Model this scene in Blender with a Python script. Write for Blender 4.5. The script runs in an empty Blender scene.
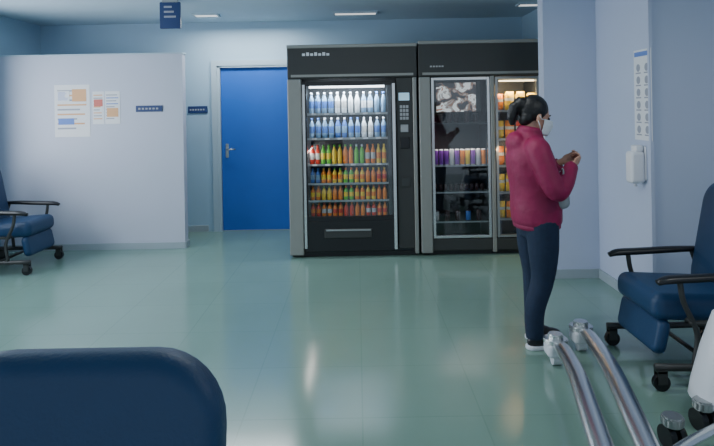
import bpy, bmesh, math, random
from mathutils import Vector, Matrix, Quaternion
random.seed(4)
sc=bpy.context.scene
COL=sc.collection
R=math.radians
# ---------------- materials
def mat(name,col,rough=.6,metal=0,noise=0.0,nscale=8,emit=None,es=0,bump=0,bscale=60,coat=0):
    m=bpy.data.materials.new(name);m.use_nodes=True
    nt=m.node_tree;b=nt.nodes['Principled BSDF']
    b.inputs['Base Color'].default_value=(*col,1);b.inputs['Roughness'].default_value=rough;b.inputs['Metallic'].default_value=metal
    b.inputs['Coat Weight'].default_value=coat
    tc=nt.nodes.new('ShaderNodeTexCoord')
    if noise>0:
        n=nt.nodes.new('ShaderNodeTexNoise');n.inputs['Scale'].default_value=nscale;n.inputs['Detail'].default_value=4
        nt.links.new(tc.outputs['Object'],n.inputs['Vector'])
        r=nt.nodes.new('ShaderNodeMapRange');r.inputs['To Min'].default_value=1-noise;r.inputs['To Max'].default_value=1+noise
        nt.links.new(n.outputs['Fac'],r.inputs['Value'])
        v=nt.nodes.new('ShaderNodeVectorMath');v.operation='SCALE';v.inputs[0].default_value=col
        nt.links.new(r.outputs['Result'],v.inputs['Scale']);nt.links.new(v.outputs['Vector'],b.inputs['Base Color'])
    if bump>0:
        n=nt.nodes.new('ShaderNodeTexNoise');n.inputs['Scale'].default_value=bscale
        nt.links.new(tc.outputs['Object'],n.inputs['Vector'])
        bp=nt.nodes.new('ShaderNodeBump');bp.inputs['Strength'].default_value=bump;bp.inputs['Distance'].default_value=.01
        nt.links.new(n.outputs['Fac'],bp.inputs['Height']);nt.links.new(bp.outputs['Normal'],b.inputs['Normal'])
    if emit: b.inputs['Emission Color'].default_value=(*emit,1);b.inputs['Emission Strength'].default_value=es
    return m
M={}
M['wall']=mat('wall_paint_lilac',(.53,.55,.65),.55,noise=.03,nscale=2,bump=.05)
M['wallblue']=mat('wall_paint_blue',(.38,.53,.66),.5,noise=.04,nscale=2)
M['wallr']=mat('wall_paint_pale',(.51,.56,.71),.55,noise=.03,nscale=2)
M['ceil']=mat('ceiling_paint',(.52,.64,.73),.7,noise=.03)
M['base']=mat('baseboard_vinyl',(.36,.42,.46),.5,noise=.03)
M['door']=mat('door_blue_laminate',(.018,.13,.54),.4,noise=.04,nscale=5)
M['frame']=mat('door_frame_paint',(.42,.52,.60),.4,noise=.02)
M['metal']=mat('satin_grey_metal',(.30,.30,.28),.42,.35,noise=.04)
M['chrome']=mat('chrome',(.72,.73,.73),.27,1.0,noise=.02)
M['alu']=mat('brushed_aluminium',(.42,.43,.43),.35,.9,noise=.04)
M['char']=mat('charcoal_plastic',(.038,.039,.038),.45,noise=.05)
M['black']=mat('black_plastic',(.010,.010,.012),.35,noise=.05)
M['navy']=mat('navy_vinyl',(.006,.043,.115),.5,noise=.08,nscale=14,bump=.15,bscale=120)
M['white']=mat('white_plastic',(.75,.76,.80),.35,noise=.02)
M['paper']=mat('paper',(.78,.78,.80),.8,noise=.03)
M['signblue']=mat('sign_blue',(.015,.04,.14),.4,noise=.03)
M['ink']=mat('ink_grey',(.35,.36,.42),.8,noise=.05)
M['inkor']=mat('ink_orange',(.75,.42,.22),.8,noise=.05)
M['inkred']=mat('ink_red',(.65,.18,.15),.8,noise=.05)
M['inkbl']=mat('ink_blue',(.15,.25,.6),.8,noise=.05)
M['jacket']=mat('jacket_magenta',(.25,.003,.060),.6,noise=.2,nscale=14,bump=.6,bscale=16)
M['jeans']=mat('dark_denim',(.007,.020,.052),.8,noise=.25,nscale=30,bump=.2)
M['skin']=mat('skin',(.50,.27,.19),.5,noise=.05,nscale=20)
M['hair']=mat('black_hair',(.006,.005,.006),.45,noise=.2,nscale=40,bump=.4,bscale=60)
M['mask']=mat('mask_fabric',(.72,.76,.80),.8,noise=.03)
M['grey']=mat('grey_fabric',(.25,.28,.30),.8,noise=.1)
M['lamp']=mat('lamp_diffuser',(1,1,1),.5,emit=(1,.97,.90),es=.9)
M['led']=mat('led_tube',(1,1,1),.5,emit=(.9,.95,1),es=7)
M['ledw']=mat('led_tube_warm',(1,1,1),.5,emit=(1,.75,.4),es=7)
M['disp']=mat('display_panel',(.3,.5,.6),.4,emit=(.5,.8,1),es=.5)
M['inner']=mat('cabinet_liner',(.04,.045,.05),.5,noise=.04)
M['eye']=mat('eye',(.02,.012,.01),.1,noise=.02)
M['lip']=mat('lip',(.35,.10,.09),.5,noise=.02)
a_=mat('advert_print',(.5,.4,.3),.4);nt=a_.node_tree;b=nt.nodes['Principled BSDF']
tc=nt.nodes.new('ShaderNodeTexCoord');vo=nt.nodes.new('ShaderNodeTexNoise');vo.inputs['Scale'].default_value=10;vo.inputs['Detail'].default_value=3;vo.inputs['Distortion'].default_value=.8
cr=nt.nodes.new('ShaderNodeValToRGB');cr.color_ramp.interpolation='CONSTANT'
E=cr.color_ramp.elements;E[0].position=0;E[0].color=(.05,.045,.05,1);E[1].position=.46;E[1].color=(.28,.16,.11,1)
for p,c in((.50,(.42,.37,.35,1)),(.55,(.9,.9,.88,1)),(.68,(.5,.2,.12,1))):
    q=E.new(p);q.color=c
nt.links.new(tc.outputs['Object'],vo.inputs['Vector']);nt.links.new(vo.outputs['Fac'],cr.inputs[0]);nt.links.new(cr.outputs[0],b.inputs['Base Color'])
nt.links.new(cr.outputs[0],b.inputs['Emission Color']);b.inputs['Emission Strength'].default_value=.6
M['advert']=a_
g=bpy.data.materials.new('display_glass');g.use_nodes=True;nt=g.node_tree;nt.nodes.clear()
o=nt.nodes.new('ShaderNodeOutputMaterial');mx=nt.nodes.new('ShaderNodeMixShader');t=nt.nodes.new('ShaderNodeBsdfTransparent');gl=nt.nodes.new('ShaderNodeBsdfGlossy')
gl.inputs['Roughness'].default_value=.03;t.inputs['Color'].default_value=(.92,.94,.95,1);mx.inputs[0].default_value=.06
nt.links.new(t.outputs[0],mx.inputs[1]);nt.links.new(gl.outputs[0],mx.inputs[2]);nt.links.new(mx.outputs[0],o.inputs[0]);M['glass']=g
f=mat('floor_vinyl_tiles',(.2,.3,.27),.2);nt=f.node_tree;b=nt.nodes['Principled BSDF']
tc=nt.nodes.new('ShaderNodeTexCoord');br=nt.nodes.new('ShaderNodeTexBrick');br.offset=0
br.inputs['Scale'].default_value=1;br.inputs['Brick Width'].default_value=.6;br.inputs['Row Height'].default_value=.6;br.inputs['Mortar Size'].default_value=.004
br.inputs['Color1'].default_value=(.190,.305,.258,1);br.inputs['Color2'].default_value=(.198,.314,.267,1);br.inputs['Mortar'].default_value=(.172,.280,.236,1)
nt.links.new(tc.outputs['Object'],br.inputs['Vector'])
no=nt.nodes.new('ShaderNodeTexNoise');no.inputs['Scale'].default_value=1.6;no.inputs['Detail'].default_value=3
nt.links.new(tc.outputs['Object'],no.inputs['Vector'])
mr=nt.nodes.new('ShaderNodeMapRange');mr.inputs['To Min'].default_value=.93;mr.inputs['To Max'].default_value=1.07
nt.links.new(no.outputs['Fac'],mr.inputs['Value'])
vm=nt.nodes.new('ShaderNodeVectorMath');vm.operation='SCALE';nt.links.new(br.outputs['Color'],vm.inputs[0]);nt.links.new(mr.outputs['Result'],vm.inputs['Scale'])
nt.links.new(vm.outputs['Vector'],b.inputs['Base Color'])
mr2=nt.nodes.new('ShaderNodeMapRange');mr2.inputs['To Min'].default_value=.13;mr2.inputs['To Max'].default_value=.18
nt.links.new(no.outputs['Fac'],mr2.inputs['Value']);nt.links.new(mr2.outputs['Result'],b.inputs['Roughness'])
b.inputs['Specular IOR Level'].default_value=.85
M['floor']=f
# ---------------- mesh helpers
def obj(name,me,m=None,parent=None,smooth=False):
    ob=bpy.data.objects.new(name,me);COL.objects.link(ob)
    if m is not None:
        for mm in (m if isinstance(m,list) else [m]): me.materials.append(M[mm] if isinstance(mm,str) else mm)
    if smooth:
        for p in me.polygons:p.use_smooth=True
    if parent: ob.parent=parent
    return ob
def empty(name,loc=(0,0,0),rz=0):
    e=bpy.data.objects.new(name,None);COL.objects.link(e);e.location=loc;e.rotation_euler=(0,0,rz);e.empty_display_size=.1;return e
def bmobj(name,bm,m,parent=None,smooth=False):
    me=bpy.data.meshes.new(name);bmesh.ops.recalc_face_normals(bm,faces=bm.faces);bm.to_mesh(me);bm.free();return obj(name,me,m,parent,smooth)
def addbox(bm,x0,x1,y0,y1,z0,z1,mi=0):
    vs=[bm.verts.new((x,y,z)) for x in(x0,x1) for y in(y0,y1) for z in(z0,z1)]
    for q in((0,1,3,2),(4,6,7,5),(0,4,5,1),(2,3,7,6),(0,2,6,4),(1,5,7,3)):
        fc=bm.faces.new([vs[i] for i in q]);fc.material_index=mi
def box(name,x0,x1,y0,y1,z0,z1,m,parent=None,bev=0):
    bm=bmesh.new();addbox(bm,x0,x1,y0,y1,z0,z1)
    if bev>0: bmesh.ops.bevel(bm,geom=bm.edges[:],offset=bev,segments=3,affect='EDGES',profile=.5)
    return bmobj(name,bm,m,parent)
def rrect(w,h,r,n=8):
    pts=[]
    for cx,cy,a0 in((w/2-r,h/2-r,0),(-w/2+r,h/2-r,90),(-w/2+r,-h/2+r,180),(w/2-r,-h/2+r,270)):
        for i in range(n+1):
            a=R(a0+90*i/n);pts.append((cx+r*math.cos(a),cy+r*math.sin(a)))
    return pts
def slab_bm(bm,w,h,t,r,e,mtx=Matrix()):
    rings=[];n=6
    levels=[(-t/2+e*(1-math.cos(R(90*i/n))), e*(1-math.sin(R(90*i/n)))) for i in range(n+1)]
    levels+=[(-z,ins) for z,ins in reversed(levels)]
    for z,ins in levels:
        pts=rrect(w-2*ins,h-2*ins,max(r-ins,.004))
        rings.append([bm.verts.new(mtx@Vector((x,y,z))) for x,y in pts])
    for a,bq in zip(rings,rings[1:]):
        k=len(a)
        for i in range(k): bm.faces.new((a[i],a[(i+1)%k],bq[(i+1)%k],bq[i]))
    bm.faces.new(rings[0]);bm.faces.new(rings[-1])
def slab(name,w,h,t,r,e,mtx,m,parent=None):
    bm=bmesh.new();slab_bm(bm,w,h,t,r,e,mtx);return bmobj(name,bm,m,parent,True)
def tube_bm(bm,pts,rad,seg=12,flat=None,cap=True):
    pts=[Vector(p) for p in pts]
    if not isinstance(rad,(list,tuple)): rad=[rad]*len(pts)
    rings=[];up=None
    for i,p in enumerate(pts):
        d=(pts[min(i+1,len(pts)-1)]-pts[max(i-1,0)]).normalized()
        if up is None:
            up=Vector((0,0,1)) if abs(d.z)<.9 else Vector((0,1,0))
        s=d.cross(up).normalized();u=s.cross(d).normalized();up=u
        fa,fb=flat or (1,1)
        rings.append([bm.verts.new(p+s*math.cos(2*math.pi*k/seg)*rad[i]*fa+u*math.sin(2*math.pi*k/seg)*rad[i]*fb) for k in range(seg)])
    for a,bq in zip(rings,rings[1:]):
        for k in range(seg): bm.faces.new((a[k],a[(k+1)%seg],bq[(k+1)%seg],bq[k]))
    if cap: bm.faces.new(rings[0]);bm.faces.new(rings[-1])
def smoothpath(pts,n=6):
    pts=[Vector(p) for p in pts];out=[]
    P=[pts[0]*2-pts[1]]+pts+[pts[-1]*2-pts[-2]]
    for i in range(1,len(P)-2):
        a,b_,c,d=P[i-1],P[i],P[i+1],P[i+2]
        for k in range(n):
            t=k/n
            out.append(.5*((2*b_)+(c-a)*t+(2*a-5*b_+4*c-d)*t*t+(3*b_-a-3*c+d)*t**3))
    out.append(pts[-1]);return out
def lerpr(rads,n=6):
    out=[]
    for a,b_ in zip(rads,rads[1:]):
        for k in range(n): out.append(a+(b_-a)*k/n)
    out.append(rads[-1]);return out
def tube(name,pts,rad,m,parent=None,seg=12,sm=0,flat=None):
    bm=bmesh.new()
    if sm:
        if isinstance(rad,(list,tuple)): rad=lerpr(rad,sm)
        pts=smoothpath(pts,sm)
    tube_bm(bm,pts,rad,seg,flat);return bmobj(name,bm,m,parent,True)
def ell_bm(bm,c,r,mtx=Matrix(),seg=20):
    bmesh.ops.create_uvsphere(bm,u_segments=seg,v_segments=seg//2+2,radius=1,matrix=mtx@Matrix.Translation(c)@Matrix.Diagonal((*r,1)))
def cylbm(bm,c,axis,r,l,seg=20):
    q=Vector((0,0,1)).rotation_difference(Vector(axis)).to_matrix().to_4x4()
    bmesh.ops.create_cone(bm,cap_ends=True,segments=seg,radius1=r,radius2=r,depth=l,matrix=Matrix.Translation(c)@q)
def remeshed(name,bm,m,parent,vox,it=4):
    me=bpy.data.meshes.new(name+'_src');bmesh.ops.recalc_face_normals(bm,faces=bm.faces);bm.to_mesh(me);bm.free()
    ob=bpy.data.objects.new(name+'_src',me);COL.objects.link(ob)
    r=ob.modifiers.new('r','REMESH');r.mode='VOXEL';r.voxel_size=vox
    s=ob.modifiers.new('s','SMOOTH');s.iterations=it;s.factor=.5
    dg=bpy.context.evaluated_depsgraph_get();me2=bpy.data.meshes.new_from_object(ob.evaluated_get(dg))
    me2.name=name;bpy.data.objects.remove(ob);me2.materials.clear()
    return obj(name,me2,m,parent,True)

# ---------------- room
H=2.68;BW=7.71;XL=-4.05
box('floor',-4.2,4.2,-1.2,7.9,-.1,0,'floor')
box('ceiling',-4.2,4.2,-1.2,7.9,H,H+.1,'ceil')
bm=bmesh.new()
addbox(bm,-4.2,-1.80,BW,BW+.15,0,H);addbox(bm,-.78,4.2,BW,BW+.15,0,H);addbox(bm,-1.80,-.78,BW,BW+.15,2.14,H)
bmobj('wall_back',bm,'wallblue')
bm=bmesh.new()
addbox(bm,XL-.15,XL,-1.2,2.6,0,H);addbox(bm,XL-.15,XL,6.3,BW,0,H);addbox(bm,XL-.15,XL,2.6,6.3,0,.9);addbox(bm,XL-.15,XL,2.6,6.3,2.3,H)
bmobj('wall_left',bm,'wallblue')
bm=bmesh.new()
for y in(2.6,3.5,4.43,5.36,6.25): addbox(bm,XL-.1,XL-.04,y,y+.05,.9,2.3)
addbox(bm,XL-.1,XL-.04,2.6,6.3,.9,.95);addbox(bm,XL-.1,XL-.04,2.6,6.3,2.25,2.3)
bmobj('window_1',bm,'white')
box('wall_partition',XL+.0,-1.97,6.79,6.91,0,2.2,'wall')
bm=bmesh.new();addbox(bm,XL+.01,-1.965,6.775,6.79,0,.07);addbox(bm,-1.97,-1.955,6.775,6.92,0,.07);bmobj('baseboard_partition',bm,'base')
box('trim_1',XL+.01,-1.96,6.78,6.92,2.2,2.215,'frame')
bm=bmesh.new();addbox(bm,-3.9,-1.93,BW-.015,BW,0,.08);bmobj('baseboard_back',bm,'base')
# right walls
box('wall_alcove',1.67,2.14,5.35,5.5,0,H,'wallr')
box('wall_right',2.14,4.2,4.38,5.5,0,H,'wallr')
box('wall_machine_side',2.14,2.3,5.5,BW,0,H,'wallblue')
bm=bmesh.new();addbox(bm,1.67,2.125,5.335,5.35,0,.08);addbox(bm,2.125,2.14,4.365,5.35,0,.08);addbox(bm,2.14,4.05,4.365,4.38,0,.08);bmobj('baseboard_right',bm,'base')
box('trim_2',2.125,2.15,4.355,4.38,.08,H,'wallr')
box('wall_far_right',4.05,4.2,-1.2,4.38,0,H,'wallr')
# door
d=empty('door_1',(-1.29,BW,0))
slab('leaf',.92,2.09,.04,.005,.003,Matrix.Translation((0,.04,1.05))@Matrix.Rotation(R(90),4,'X'),'door',d)
bm=bmesh.new();addbox(bm,-.51,-.462,-.02,.1,0,2.14);addbox(bm,.462,.51,-.02,.1,0,2.14);addbox(bm,-.51,.51,-.02,.1,2.097,2.14)
addbox(bm,-.57,-.50,-.03,-.0,0,2.19);addbox(bm,.50,.57,-.03,0,0,2.19);addbox(bm,-.50,.50,-.03,0,2.12,2.19)
bmobj('frame',bm,'frame',d)
slab('handle_plate',.04,.18,.012,.01,.003,Matrix.Translation((-.39,.014,1.03))@Matrix.Rotation(R(90),4,'X'),'alu',d)
tube('handle_lever',[(-.39,.01,1.05),(-.39,-.04,1.05),(-.37,-.05,1.05),(-.27,-.05,1.05)],.009,'alu',d)
# ceiling lights
for x,y,w in((-1.75,7.05,.26),(0,7.1,.48),(1.98,6.7,.3),(-2.6,3.6,1.2),(0,3.6,1.2),(2.2,2.2,1.2)):  # last fixture is out of view, added to brighten the right wall
    e=empty('ceiling_light',(x,y,H))
    bm=bmesh.new();w2=w/2
    addbox(bm,-w2-.02,w2+.02,-.09,-.07,-.02,0);addbox(bm,-w2-.02,w2+.02,.07,.09,-.02,0);addbox(bm,-w2-.02,-w2,-.07,.07,-.02,0);addbox(bm,w2,w2+.02,-.07,.07,-.02,0)
    bmobj('housing',bm,'frame',e);box('diffuser',-w2,w2,-.07,.07,-.015,-.002,'lamp' ,e)
# hanging sign
e=empty('hanging_sign',(-1.88,6.1,0))
slab('panel',.21,.27,.03,.01,.004,Matrix.Translation((0,0,2.525))@Matrix.Rotation(R(90),4,'X'),'signblue',e)
box('mount',-.08,.08,-.015,.015,2.655,2.68,'alu',e)
bm=bmesh.new();
for i in range(3): addbox(bm,-.06,.06-.02*i,-.018,-.0155,2.50+.05*i,2.52+.05*i)
bmobj('lettering',bm,'ink',e)
def sign(name,x0,x1,z0,z1,y,lets=6):
    e=empty(name,(0,0,0));box('plate',x0,x1,y-.012,y,z0,z1,'signblue',e,.003)
    bm=bmesh.new();zc=(z0+z1)/2;n=lets;w=(x1-x0)*.8/n
    for i in range(n): addbox(bm,x0+(x1-x0)*.1+i*w,x0+(x1-x0)*.1+i*w+w*.6,y-.014,y-.012,zc-.010,zc+.010)
    bmobj('lettering',bm,'ink',e)
sign('door_sign',-2.50,-2.20,1.55,1.62,6.79)
sign('door_sign',-2.17,-1.92,1.52,1.61,BW)
def notice(x0,x1,z0,z1,y,cols):
    e=empty('wall_notice');box('sheet',x0,x1,y-.003,y,z0,z1,'paper',e)
    w=x1-x0;h=z1-z0
    for k,c in enumerate(cols):
        bm=bmesh.new()
        for i in range(k,9,len(cols)):
            zz=z1-h*(.1+.09*i);l=random.uniform(.5,.85)
            addbox(bm,x0+w*.08,x0+w*.08+w*l,y-.004,y-.003,zz-h*.03,zz)
        bmobj('print_%d'%k,bm,c,e)
    return e
e=notice(-3.42,-3.02,1.28,1.87,6.79,['ink','inkor'])
box('picture_block',-3.22,-3.06,6.785,6.787,1.68,1.82,'inkor',e)
box('picture_block_low',-3.38,-3.20,6.785,6.787,1.42,1.49,'inkbl',e)
notice(-3.39,-3.25,1.68,1.80,6.786,['inkbl'])
e=notice(-2.99,-2.86,1.42,1.79,6.79,['inkor','ink'])
box('picture_block',-2.975,-2.875,6.785,6.787,1.62,1.70,'inkred',e)
e=notice(-2.85,-2.68,1.42,1.79,6.79,['ink','inkbl'])
box('picture_block',-2.83,-2.70,6.785,6.787,1.50,1.60,'inkor',e)

# ---------------- lathe products
def lathe(bm,prof,c,seg=10,mi=None):
    rings=[]
    for r,z,_ in prof: rings.append([bm.verts.new((c[0]+r*math.cos(2*math.pi*k/seg),c[1]+r*math.sin(2*math.pi*k/seg),c[2]+z)) for k in range(seg)])
    for i,(a,bq) in enumerate(zip(rings,rings[1:])):
        for k in range(seg):
            fc=bm.faces.new((a[k],a[(k+1)%seg],bq[(k+1)%seg],bq[k]));fc.material_index=prof[i][2];fc.smooth=True
    bm.faces.new(rings[-1]).material_index=prof[-1][2]
def bottle(bm,c,h,r,body,label,cap):
    p=[(r*.9,0,body),(r,.05*h,body),(r,.25*h,label),(r,.58*h,body),(r*.95,.66*h,body),(r*.4,.84*h,body),(r*.38,.9*h,cap),(r*.42,.9*h,cap),(r*.42,1*h,cap)]
    lathe(bm,p,c)
def can(bm,c,h,r,a,b_): lathe(bm,[(r*.8,0,b_),(r,.06*h,a),(r,.93*h,b_),(r*.8,h,b_)],c)
def pm(name,c,r=.35): return mat(name,c,r,noise=.05)
pal=[pm('water_blue',(.20,.36,.55)),pm('label_blue',(.05,.16,.5)),pm('cap_white',(.65,.72,.8)),pm('drink_orange',(.9,.25,.02)),pm('drink_red',(.7,.05,.02)),
     pm('drink_green',(.15,.55,.06)),pm('drink_yellow',(.9,.6,.04)),pm('drink_dark',(.05,.02,.02)),pm('drink_purple',(.25,.05,.4)),pm('label_pale',(.6,.6,.6)),pm('bottle_glare_white',(.8,.85,.9))]  # last colour: lamp glare on the glass, painted as white bottles
def cabinet(e,W,Ht,D,headz):
    bm=bmesh.new()
    addbox(bm,0,W,D-.03,D,.03,Ht);addbox(bm,0,.03,.04,D-.03,.03,Ht);addbox(bm,W-.03,W,.04,D-.03,.03,Ht);addbox(bm,.03,W-.03,.04,D-.03,Ht-.03,Ht);addbox(bm,.03,W-.03,.04,D-.03,.03,.08)
    bmobj('cabinet_shell',bm,'inner',e)
    box('header',.0,W,-.02,.06,headz,Ht,'char',e,.012)
    box('header_trim',.0,W,-.03,.06,Ht-.02,Ht+.015,'metal',e,.005)
    box('header_lip',.04,W-.04,-.028,-.019,headz+.02,headz+.045,'metal',e)
    bm=bmesh.new()
    for x in(.04,W-.09):
        for y in(.06,D-.1): addbox(bm,x,x+.05,y,y+.05,0,.04)
    bmobj('feet',bm,'black',e)
    box('kick_plate',.02,W-.02,.03,.06,.005,.05,'black',e)
def glassdoor(e,x0,x1,z0,z1,fm='chrome',fw=.025,nm=''):
    bm=bmesh.new();y0,y1=-.015,.035
    addbox(bm,x0,x0+fw,y0,y1,z0,z1);addbox(bm,x1-fw,x1,y0,y1,z0,z1);addbox(bm,x0+fw,x1-fw,y0,y1,z1-fw,z1);addbox(bm,x0+fw,x1-fw,y0,y1,z0,z0+fw)
    bmesh.ops.bevel(bm,geom=bm.edges[:],offset=.004,segments=2,affect='EDGES')
    bmobj('door_frame'+nm,bm,fm,e)
    box('door_glass'+nm,x0+fw,x1-fw,.005,.009,z0+fw,z1-fw,'glass',e)
def arealight(name,loc,rot,sx,sy,p,col,parent=None):
    l=bpy.data.lights.new(name,'AREA');l.shape='RECTANGLE';l.size=sx;l.size_y=sy;l.energy=p;l.color=col
    o=bpy.data.objects.new(name,l);COL.objects.link(o);o.location=loc;o.rotation_euler=rot
    if parent:o.parent=parent
    return o
# ---- machine 1 : drinks
V=6.25;D=.85
e=empty('drinks_vending_machine',(-.72,V,0))
cabinet(e,1.35,2.20,D,1.86)
box('post_left',0,.145,-.03,.06,.03,1.86,'metal',e,.01)
box('post_right',1.30,1.34,-.03,.06,.03,1.86,'metal',e,.008)
box('control_panel',1.13,1.30,-.01,.06,.08,1.86,'char',e,.008)
glassdoor(e,.15,1.12,.38,1.83,'black',.045)
bm=bmesh.new();addbox(bm,.155,.18,-.03,-.015,.1,1.80);addbox(bm,1.085,1.115,-.035,-.015,.08,1.80);bmobj('chrome_strips',bm,'chrome',e)
box('lower_panel',.15,1.12,-.015,.06,.06,.38,'black',e,.008)
box('delivery_flap',.36,.86,-.035,-.014,.20,.30,'char',e,.012)
box('delivery_flap_lip',.38,.84,-.045,-.034,.28,.295,'alu',e)
bm=bmesh.new();addbox(bm,1.04,1.12,.06,.66,.38,1.83);addbox(bm,.16,.19,.06,.66,.38,1.83);addbox(bm,.19,1.04,.60,.66,.38,1.83);bmobj('inner_liner',bm,'inner',e)
rowz=[1.50,1.24,.965,.765,.585,.415]
bm=bmesh.new()
for z in rowz: addbox(bm,.19,1.04,.07,.6,z-.018,z-.003)
bmobj('shelves',bm,'char',e)
bm=bmesh.new()
for z in rowz: addbox(bm,.19,1.04,.062,.07,z-.020,z+.002)
bmobj('shelf_price_rails',bm,'alu',e)
bm=bmesh.new()
for z in rowz[:3]:
    for i in range(6): addbox(bm,.24+i*.135,.29+i*.135,.058,.062,z-.017,z)
bmobj('price_labels',bm,'paper',e)
bm=bmesh.new();rnd=random.Random(2)
top=[(0,1,2),(0,1,2),(10,9,2),(10,10,2),(0,10,2),(0,0,1)]  # white bottles here carry painted lamp reflections
sets=[(.225,top),(.215,[(0,1,1),(0,1,2),(1,0,2),(0,1,1),(10,9,2),(0,1,2),(0,0,1)]),(.20,[(4,9,4),(5,6,5),(6,6,5),(3,3,5),(5,5,2),(3,9,3),(6,3,6)]),  # white bottle in the second row is painted glare too
      (.15,[(1,0,1),(3,6,6),(6,3,5),(5,6,3),(6,3,3),(3,3,6),(3,4,6)]),(.14,[(3,6,3),(6,6,5),(3,3,3),(5,6,3),(3,6,6),(6,3,3),(3,3,4)]),(.13,[(4,3,3),(3,9,4),(3,4,4),(4,4,3),(3,3,3),(4,9,3),(3,4,3)])]
for z,(h,ch) in zip(rowz,sets):
    n=12 if h>.2 else 14
    for i in range(n):
        st=ch[(i//2)%len(ch)]
        x=.235+i*(.765/(n-1))
        for yy in(.12,.2):
            bottle(bm,(x,yy,z-.003),h,.027 if h>.2 else .024,*st)
me=bpy.data.meshes.new('bottles');bm.to_mesh(me);bm.free();ob=obj('bottles',me,pal,e)
box('led_tube_top',.22,1.01,.045,.06,1.765,1.785,'led',e)
arealight('cabinet_light_top',(.62,.07,1.75),(R(25),0,0),.8,.03,12,(.85,.93,1),e)
arealight('cabinet_light_shelf',(.62,.065,1.475),(R(25),0,0),.8,.015,3.5,(.85,.93,1),e)
arealight('cabinet_light_left',(.20,.08,1.1),(0,R(-75),0),.03,1.2,3.5,(1,.93,.85),e)
box('display_screen',1.155,1.265,-.016,-.009,1.62,1.70,'disp',e)
bm=bmesh.new()
for r_ in range(4):
    for c in range(3): addbox(bm,1.165+c*.032,1.19+c*.032,-.018,-.009,1.42+r_*.04,1.45+r_*.04)
bmobj('keypad',bm,'alu',e)
box('coin_slot',1.17,1.25,-.02,-.009,1.29,1.37,'alu',e,.004)
box('coin_return',1.17,1.26,-.02,-.009,.72,.82,'char',e,.006)
box('card_reader',1.165,1.26,-.022,-.009,1.12,1.24,'black',e,.006)
bm=bmesh.new()
for i in range(7): addbox(bm,.16+i*.042,.19+i*.042,-.024,-.019,2.10,2.125+.01*(i%2))
bmobj('header_lettering',bm,'white',e)
# ---- machine 2 : snacks
e=empty('snack_vending_machine',(.645,V,0))
cabinet(e,1.30,2.22,D,1.86)
box('post_left',0,.12,-.03,.06,.03,1.86,'metal',e,.01)
box('post_middle',.745,.785,-.02,.06,.03,1.86,'metal',e,.006)
box('post_right',1.26,1.30,-.03,.06,.03,1.86,'metal',e,.008)
box('base_panel',.12,1.26,-.01,.06,.05,.17,'char',e,.006)
glassdoor(e,.13,.735,.18,1.85,'chrome',.026,'_left')
glassdoor(e,.795,1.25,.18,1.85,'alu',.026,'_right')
bm=bmesh.new();addbox(bm,.74,.79,.06,.66,.1,1.86);addbox(bm,.05,1.26,.6,.66,.1,1.86);bmobj('inner_liner',bm,'inner',e)
zs=[1.38,.93,.65,.34]
bm=bmesh.new()
for z in zs: addbox(bm,.13,.74,.07,.6,z-.018,z-.003)
zr=[1.50,1.20,.92,.64,.36]
for z in zr: addbox(bm,.79,1.26,.07,.6,z-.018,z-.003)
bmobj('shelves',bm,'char',e)
bm=bmesh.new()
for z in zs[1:]: addbox(bm,.13,.74,.062,.07,z-.016,z)
for z in zr: addbox(bm,.79,1.26,.062,.07,z-.02,z+.004)
bmobj('shelf_price_rails',bm,'alu',e)
bm=bmesh.new()
for i in range(10):
    x=.18+i*.056
    can(bm,(x,.10,.927),.17,.025,[8,8,8,9,8,3,6,8,9,3][i],9)
    if i%2==0: can(bm,(x,.12,.337),.11,.028,[9,7,7,1,7][i//2],7)
    can(bm,(x,.2,.647),.07,.024,7,7)
for i,x in enumerate((.24,.34,.42,.52,.62)):
    lathe(bm,[(.022,0,7),(.03,.08+.03*(i%2),7),(.032,.09+.03*(i%2),9),(.02,.092+.03*(i%2),9)],(x,.13+.05*(i%3),1.377))
me=bpy.data.meshes.new('cans');bm.to_mesh(me);bm.free();obj('cans',me,pal,e)
box('advert_panel',.20,.62,.125,.145,1.49,1.80,'advert',e,.004)
box('advert_backing',.18,.68,.146,.35,1.48,1.82,'char',e,.01)
bm=bmesh.new()
for z in zr:
    for i in range(4):
        x=.855+i*.115;mi=rnd.choice([3,6,6,4,3,6]);h=rnd.uniform(.17,.2);w=.05
        for yy in(.11,):
            g0=[]
            for a in range(7):
                row=[]
                for b2 in range(7):
                    u=a/6*2-1;v=b2/6*2-1;th=.03*(1-u*u)**.5*(1-v**4)**.5
                    row.append((u*w,th,(v+1)/2*h))
                g0.append(row)
            for sgn in(1,-1):
                vv=[[bm.verts.new((x+p[0],yy-sgn*p[1],z+p[2])) for p in row] for row in g0]
                for a in range(6):
                    for b2 in range(6):
                        fc=bm.faces.new((vv[a][b2],vv[a+1][b2],vv[a+1][b2+1],vv[a][b2+1]));fc.material_index=mi if b2!=3 else (9 if mi!=9 else 4);fc.smooth=True
me=bpy.data.meshes.new('snack_bags');bm.to_mesh(me);bm.free();obj('snack_bags',me,pal,e)
box('led_tube_right',.85,1.22,.05,.06,1.80,1.815,'ledw',e)
arealight('snack_light',(1.02,.07,1.79),(R(25),0,0),.4,.03,8,(1,.72,.4),e)
arealight('snack_light_side',(.80,.08,1.1),(0,R(-75),0),.03,1.2,8,(1,.75,.45),e)
arealight('cans_light',(.43,.07,1.2),(R(10),0,0),.5,.03,1.4,(1,.9,.85),e)
bm=bmesh.new()
for i in range(5): addbox(bm,.12+i*.03,.14+i*.03,-.024,-.019,1.96,1.975)
bmobj('header_lettering',bm,'alu',e)

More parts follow.
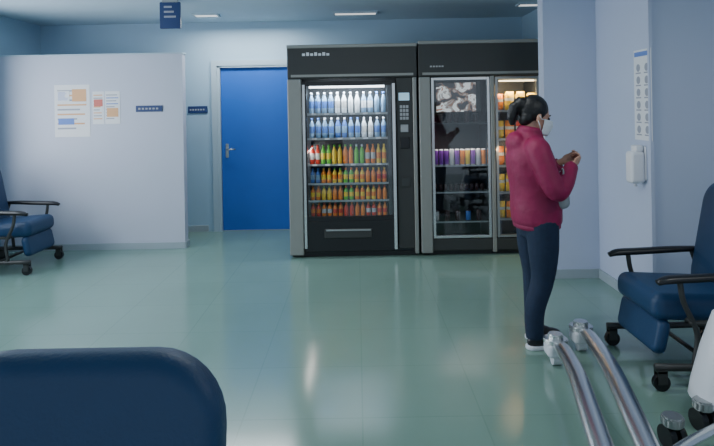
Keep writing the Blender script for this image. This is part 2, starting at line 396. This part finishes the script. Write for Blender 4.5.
# ---------------- chairs
def caster(bm,x,y,r=.045): cylbm(bm,(x,y,r),(0,1,0),r,.03,20)
def chair(loc,rz,name='reclining_armchair'):
    e=empty(name,loc,rz);A=.31
    slab('seat',.56,.52,.15,.06,.055,Matrix.Translation((.02,0,.41))@Matrix.Rotation(R(-3),4,'Y'),'navy',e)
    tl=Matrix.Translation((-.235,0,.40))@Matrix.Rotation(R(-11),4,'Y')
    slab('backrest',.72,.60,.13,.15,.05,tl@Matrix.Translation((0,0,.31))@Matrix.Rotation(R(90),4,'Y'),'navy',e)
    slab('leg_rest',.20,.50,.07,.05,.03,Matrix.Translation((.25,0,.255))@Matrix.Rotation(R(78),4,'Y'),'navy',e)
    for s,n in((1,'left'),(-1,'right')):
        y=s*A
        tube('armrest_'+n,[(-.24,y,.61),(-.1,y,.608),(.1,y,.60),(.25,y,.595),(.31,y,.58)],[.028,.034,.036,.036,.024],'black',e,14,5,(1.0,.62))
        tube('side_frame_'+n,[(.19,y,.59),(.17,y,.47),(.10,y,.30),(.12,y,.13)],.015,'char',e,10,5)
        tube('rear_frame_'+n,[(-.22,y,.60),(-.25,y,.47),(-.20,y,.30),(-.18,y,.13)],.015,'char',e,10,5)
        tube('base_rail_'+n,[(-.33,y,.125),(.0,y,.12),(.33,y,.125)],.02,'char',e,10,4)
        tube('seat_rail_'+n,[(-.24,y,.36),(.14,y,.36)],.013,'char',e,10)
        bm=bmesh.new()
        for x in(-.30,.30): caster(bm,x,y)
        bmobj('caster_wheels_'+n,bm,'black',e,False)
        bm=bmesh.new()
        for x in(-.30,.30):
            addbox(bm,x-.025,x+.025,y-.026,y-.018,.04,.11);addbox(bm,x-.025,x+.025,y+.018,y+.026,.04,.11);addbox(bm,x-.025,x+.025,y-.026,y+.026,.10,.115)
        bmobj('caster_forks_'+n,bm,'char',e)
    bm=bmesh.new()
    for x,z in((-.2,.36),(.12,.36),(.0,.12)): tube_bm(bm,[(x,-A,z),(x,A,z)],.013)
    bmobj('cross_bars',bm,'char',e,True)
    return e
chair((-.58,.885,0),R(-90))
chair((1.91,3.54,0),R(180))
chair((-3.50,6.08,0),R(0))

# ---------------- dispenser & poster
e=empty('hand_sanitizer_dispenser',(2.14,4.50,0))
slab('backplate',.26,.12,.012,.02,.004,Matrix.Translation((-.006,0,1.10))@Matrix.Rotation(R(90),4,'Y'),'white',e)
slab('body',.24,.115,.10,.03,.02,Matrix.Translation((-.062,0,1.07))@Matrix.Rotation(R(90),4,'Y'),'white',e)
slab('top_cap',.05,.09,.06,.015,.012,Matrix.Translation((-.045,0,1.21))@Matrix.Rotation(R(90),4,'Y'),'white',e)
tube('nozzle',[(-.06,0,.96),(-.06,0,.925)],.012,'white',e)
e=empty('hygiene_poster',(2.14,4.50,0))
box('sheet',-.003,0,-.15,.12,1.27,1.95,'paper',e)
box('title_band',-.004,-.003,-.14,.11,1.90,1.935,'inkbl',e)
bm=bmesh.new()
for i in range(6):
    for j in range(2):
        y=-.08+j*.13;z=1.33+i*.093
        cylbm(bm,(-.0035,y,z+.02),(1,0,0),.03,.001,14)
        addbox(bm,-.004,-.003,y-.04,y+.04,z-.025,z-.015)
bmobj('pictograms',bm,'ink',e)

# ---------------- wheeled base with chrome rails (lower right)
e=empty('wheeled_patient_stand',(0,0,0))
def rail(n,x0,y0,x1,y1):
    pts=[(x0,y0,.12),(x0-.005,y0-.12,.15),(x0+(x1-x0)*.30,y0+(y1-y0)*.40,.17),(x0+(x1-x0)*.68,y0+(y1-y0)*.72,.16),(x1,y1,.14)]
    tube('chrome_rail_'+n,pts,[.034,.044,.05,.052,.052],'chrome',e,22,8,(1,.6))
    bm=bmesh.new();cylbm(bm,(x0,y0+.02,.04),(1,0,0),.04,.05,22);bmobj('caster_wheel_'+n,bm,'white',e)
    slab('caster_housing_'+n,.12,.13,.08,.03,.02,Matrix.Translation((x0,y0+.02,.095)),'white',e)
    bm=bmesh.new();cylbm(bm,(x0,y0+.02,.145),(0,0,1),.072,.028,26);cylbm(bm,(x0,y0+.02,.17),(0,0,1),.045,.03,22)
    bmesh.ops.bevel(bm,geom=bm.edges[:],offset=.005,segments=2,affect='EDGES');bmobj('chrome_cap_'+n,bm,'chrome',e)
rail('inner',1.16,3.56,.94,2.28)
rail('outer',1.385,3.76,1.13,2.30)
tube('rear_cross_bar',[(.95,2.32,.13),(1.13,2.36,.12),(1.38,2.55,.10),(1.60,2.68,.10)],.026,'chrome',e,16,6,(1,.7))
bm=bmesh.new()
for x,y in((1.37,2.70),(1.59,2.84)):
    cylbm(bm,(x,y,.05),(1,.2,0),.05,.03,22);cylbm(bm,(x+.05,y+.01,.05),(1,.2,0),.05,.03,22)
bmobj('rear_caster_wheels',bm,'black',e)
bm=bmesh.new()
for x,y in((1.395,2.70),(1.615,2.84)): cylbm(bm,(x,y,.12),(0,0,1),.05,.045,20)
bmesh.ops.bevel(bm,geom=bm.edges[:],offset=.008,segments=2,affect='EDGES')
bmobj('rear_caster_hubs',bm,'alu',e)
bm=bmesh.new()
cx,cy=1.80,2.90
rings=[(.16,.20),(.22,.19),(.40,.145),(.51,.11),(.57,.09),(.60,.06)]
lathe(bm,[(r_,z-.05,0) for z,r_ in rings],(cx,cy,0),28)
bmobj('white_column_cover',bm,'white',e,True)

# ---------------- woman
W=empty('woman_in_magenta_jacket',(1.11,3.90,0),R(6))
def ringloft(bm,rows,seg=28):
    rings=[[bm.verts.new((cx+rx*math.cos(2*math.pi*k/seg),cy+ry*math.sin(2*math.pi*k/seg),z)) for k in range(seg)] for z,cx,cy,rx,ry in rows]
    for a,bq in zip(rings,rings[1:]):
        for k in range(seg): bm.faces.new((a[k],a[(k+1)%seg],bq[(k+1)%seg],bq[k]))
    bm.faces.new(rings[0]);bm.faces.new(rings[-1])
bm=bmesh.new()
ringloft(bm,[(.765,.045,0,.135,.175),(.80,.045,0,.156,.190),(.88,.042,0,.160,.192),(.96,.035,0,.152,.18),(1.04,.026,0,.15,.175),(1.12,.018,0,.155,.18),(1.20,.008,0,.152,.185),(1.26,.0,0,.135,.182),(1.31,-.002,0,.11,.155),(1.345,.0,0,.088,.105),(1.38,.008,0,.075,.078)])
for s in(1,-1):
    sh=(-.005,s*.165,1.265);el=(.075,s*.245,1.015);wr=(.25,s*.085,1.155)
    tube_bm(bm,smoothpath([(-.005,s*.11,1.28),sh,(.02,s*.215,1.15),el,(.155,s*.19,1.065),wr],5),lerpr([.07,.08,.07,.063,.058,.044],5),16)
tube_bm(bm,[(.060*math.cos(a)+.012,.064*math.sin(a),1.382-.012*math.cos(a)) for a in [2*math.pi*i/16 for i in range(17)]],.028,8)
ell_bm(bm,(-.092,0,1.305),(.052,.105,.075))
remeshed('jacket',bm,'jacket',W,.011,5)
bm=bmesh.new();ringloft(bm,[(.752,.045,0,.130,.172),(.765,.045,0,.145,.182),(.785,.045,0,.147,.182),(.80,.045,0,.135,.172)]);bmobj('jacket_hem',bm,'jacket',W,True)
# jeans
bm=bmesh.new()
ringloft(bm,[(.70,.04,0,.10,.14),(.78,.045,0,.118,.165),(.86,.045,0,.115,.155),(.92,.04,0,.10,.14)])
for s in(1,-1):
    ax=-.005 if s<0 else .055
    tube_bm(bm,smoothpath([(.045,s*.085,.82),(.05,s*.09,.62),(.05+.2*(ax-.03),s*.085,.44),(ax-.005,s*.082,.25),(ax-.01,s*.08,.065)],5),lerpr([.108,.096,.073,.064,.055],5),18)
remeshed('jeans',bm,'jeans',W,.010,4)
for s in(1,-1):
    ax=-.005 if s<0 else .055
    nm='right' if s<0 else 'left';y=s*.082
    bm=bmesh.new();ell_bm(bm,(ax+.09,y,.035),(.085,.043,.03));ell_bm(bm,(ax+.0,y,.045),(.062,.038,.042));ell_bm(bm,(ax+.04,y,.05),(.07,.037,.035))
    tube_bm(bm,[(ax-.01,y,.04),(ax-.01,y,.10)],.040,16)
    for v in bm.verts: v.co.z=max(v.co.z,.018)
    remeshed('shoe_'+nm,bm,'black',W,.006,3)
    slab('sole_'+nm,.245,.088,.026,.042,.008,Matrix.Translation((ax+.055,y,.013)),'white',W)
# head
HM=Matrix.Translation((.052,0,1.478))@Matrix.Rotation(R(16),4,'Y')
bm=bmesh.new()
ell_bm(bm,(-.014,0,.025),(.092,.073,.092),HM);ell_bm(bm,(.026,0,-.03),(.062,.058,.085),HM);ell_bm(bm,(.058,0,-.098),(.028,.03,.022),HM)
ell_bm(bm,(.035,0,-.075),(.05,.045,.04),HM);ell_bm(bm,(.070,0,.018),(.018,.045,.014),HM)
tube_bm(bm,[HM@Vector(p) for p in((.078,0,.012),(.092,0,-.012),(.104,0,-.03))],[.008,.011,.014],10);ell_bm(bm,(.092,0,-.034),(.014,.018,.009),HM)
for s in(1,-1):
    ell_bm(bm,(-.005,s*.079,-.018),(.018,.010,.031),HM);ell_bm(bm,(.055,s*.038,-.035),(.02,.02,.02),HM)
tube_bm(bm,[(-.005,0,1.30),(.0,0,1.37),(.03,0,1.44)],[.055,.05,.052],18)
remeshed('head',bm,'skin',W,.006,3)
bm=bmesh.new()
for s in(1,-1): ell_bm(bm,(.077,s*.028,.0),(.010,.014,.008),HM)
bmobj('eyes',bm,'eye',W,True)
bm=bmesh.new()
for s in(1,-1): tube_bm(bm,[HM@Vector(p) for p in((.087,s*.014,.02),(.084,s*.03,.026),(.072,s*.046,.02))],.0035,8)
bmobj('eyebrows',bm,'hair',W,True)
bm=bmesh.new();ell_bm(bm,(.086,0,-.062),(.008,.022,.006),HM);ell_bm(bm,(.085,0,-.071),(.008,.019,.006),HM);bmobj('lips',bm,'lip',W,True)
# hair: tied back
bm=bmesh.new()
ell_bm(bm,(-.028,0,.036),(.100,.084,.097),HM);ell_bm(bm,(-.062,0,-.02),(.05,.070,.065),HM);ell_bm(bm,(-.035,0,.01),(.05,.083,.045),HM)
ell_bm(bm,(-.118,0,.05),(.045,.048,.048),HM)
tube_bm(bm,[HM@Vector(p) for p in((-.12,0,.06),(-.155,0,.02),(-.155,0,-.05),(-.135,0,-.10))],[.032,.036,.030,.015],12)
remeshed('hair',bm,'hair',W,.007,3)
bm=bmesh.new()
bmesh.ops.create_cone(bm,cap_ends=True,segments=16,radius1=.03,radius2=.03,depth=.02,matrix=HM@Matrix.Translation((-.125,0,.035))@Matrix.Rotation(R(30),4,'Y'));bmobj('hair_tie',bm,'char',W,True)
# mask
bm=bmesh.new();nu,nv=15,11;grid=[]
for i in range(nu):
    a=R(-85+170*i/(nu-1));row=[]
    for j in range(nv):
        t_=j/(nv-1);z=-.108+t_*.098
        bulge=math.sin(math.pi*min(max(t_,.02),.98))*.014
        rx=.072+bulge+(.004 if j%3==1 else 0)+(.014*math.exp(-((t_-.85)/.3)**2))*math.cos(a)**6
        ry=.062+bulge*.4
        row.append(bm.verts.new(HM@Vector((.03+rx*math.cos(a),ry*math.sin(a)*1.02,z))))
    grid.append(row)
for i in range(nu-1):
    for j in range(nv-1): bm.faces.new((grid[i][j],grid[i+1][j],grid[i+1][j+1],grid[i][j+1]))
ob=bmobj('face_mask',bm,'mask',W,True);md=ob.modifiers.new('t','SOLIDIFY');md.thickness=.003;md.offset=1
bm=bmesh.new()
for s in(1,-1):
    for z0 in(-.015,-.10): tube_bm(bm,[HM@Vector(p) for p in((.035,s*.066,z0),(.01,s*.083,z0*.5-.01),(-.012,s*.092,-.0 if z0>-.05 else -.035))],.0026,6)
bmobj('mask_straps',bm,'mask',W,True)
# hands
def hand(nm,wr,fwd,nrm,s,curl=1.0):
    f_=Vector(fwd).normalized();n_=Vector(nrm);n_=(n_-f_*n_.dot(f_)).normalized();l_=n_.cross(f_).normalized()*s
    wr=Vector(wr)
    P=lambda x,l,n:wr+f_*x+l_*l+n_*n
    bm=bmesh.new()
    mt=Matrix((( f_.x,l_.x,n_.x,wr.x),(f_.y,l_.y,n_.y,wr.y),(f_.z,l_.z,n_.z,wr.z),(0,0,0,1)))
    ell_bm(bm,(.045,0,0),(.05,.038,.016),mt);ell_bm(bm,(.07,0,0),(.025,.040,.013),mt);ell_bm(bm,(.03,.022,.006),(.028,.016,.014),mt)
    tube_bm(bm,[P(-.05,0,0),P(0,0,0),P(.03,0,0)],[.024,.023,.02],14)
    for l,ln,c in((.030,.88,32),(.010,1,36),(-.010,.94,40),(-.029,.74,46)):
        x,n=.078,0;a=0;pts=[P(.055,l*.85,0),P(x,l,0)]
        for sl,bd in((.040,c*.8*curl),(.026,c*1.1*curl),(.02,c*.7*curl)):
            a+=R(bd);x+=math.cos(a)*sl*ln;n+=math.sin(a)*sl*ln;pts.append(P(x,l*1.0,n))
        tube_bm(bm,pts,[.0085,.0088,.0082,.0076,.0058],10);ell_bm(bm,pts[-1],(.0058,)*3,seg=10)
    pts=[P(.02,.025,.004),P(.045,.05,.014),P(.07,.056,.03),P(.09,.05,.042)]
    tube_bm(bm,pts,[.012,.0115,.0095,.007],10);ell_bm(bm,pts[-1],(.007,)*3,seg=10)
    remeshed(nm,bm,'skin',W,.0035,2)
hand('hand_right',(.260,-.078,1.163),(.76,.54,.28),(-.45,.75,.45),1,1.2)
hand('hand_left',(.262,.078,1.168),(.78,-.40,.36),(-.35,-.85,.4),-1,1.1)
bm=bmesh.new()
ell_bm(bm,(.165,-.12,.955),(.05,.035,.06));ell_bm(bm,(.165,-.12,.925),(.052,.036,.04))
remeshed('grey_pouch',bm,'grey',W,.008,3)
tube('pouch_strap',[(.14,-.12,.995),(.13,-.145,1.03),(.14,-.20,1.12),(.165,-.13,1.14),(.18,-.1,1.04),(.18,-.12,.995)],.006,'grey',W,8,4)

# ---------------- lights
arealight('window_daylight',(XL-.3,4.45,1.7),(0,R(-90),0),1.6,3.6,160,(.84,.92,1))
arealight('ceiling_fill',(.0,3.6,2.6),(0,0,0),1.4,.16,20,(.96,1,.97))
arealight('ceiling_fill_right',(2.2,2.2,2.6),(0,0,0),1.2,.16,16,(.96,1,.98))  # added fill under the unseen right fixture, lifts the right wall
arealight('ceiling_back_left',(-1.4,7.2,2.6),(0,0,0),1.2,.16,26,(.9,.98,1))
w=bpy.data.worlds.new('World');sc.world=w;w.use_nodes=True
bg=w.node_tree.nodes['Background'];bg.inputs[0].default_value=(.66,.80,.96,1);bg.inputs[1].default_value=.86
# ---------------- camera
cd=bpy.data.cameras.new('camera');cam=bpy.data.objects.new('camera',cd);COL.objects.link(cam);sc.camera=cam
cd.sensor_width=36;cd.lens=600/714*36;cd.shift_y=-115/714;cd.clip_start=.05
cam.matrix_world=Matrix.Translation((0,0,1.55))@Matrix.Rotation(R(90),4,'X')@Matrix.Rotation(R(-1.03),4,'Z')
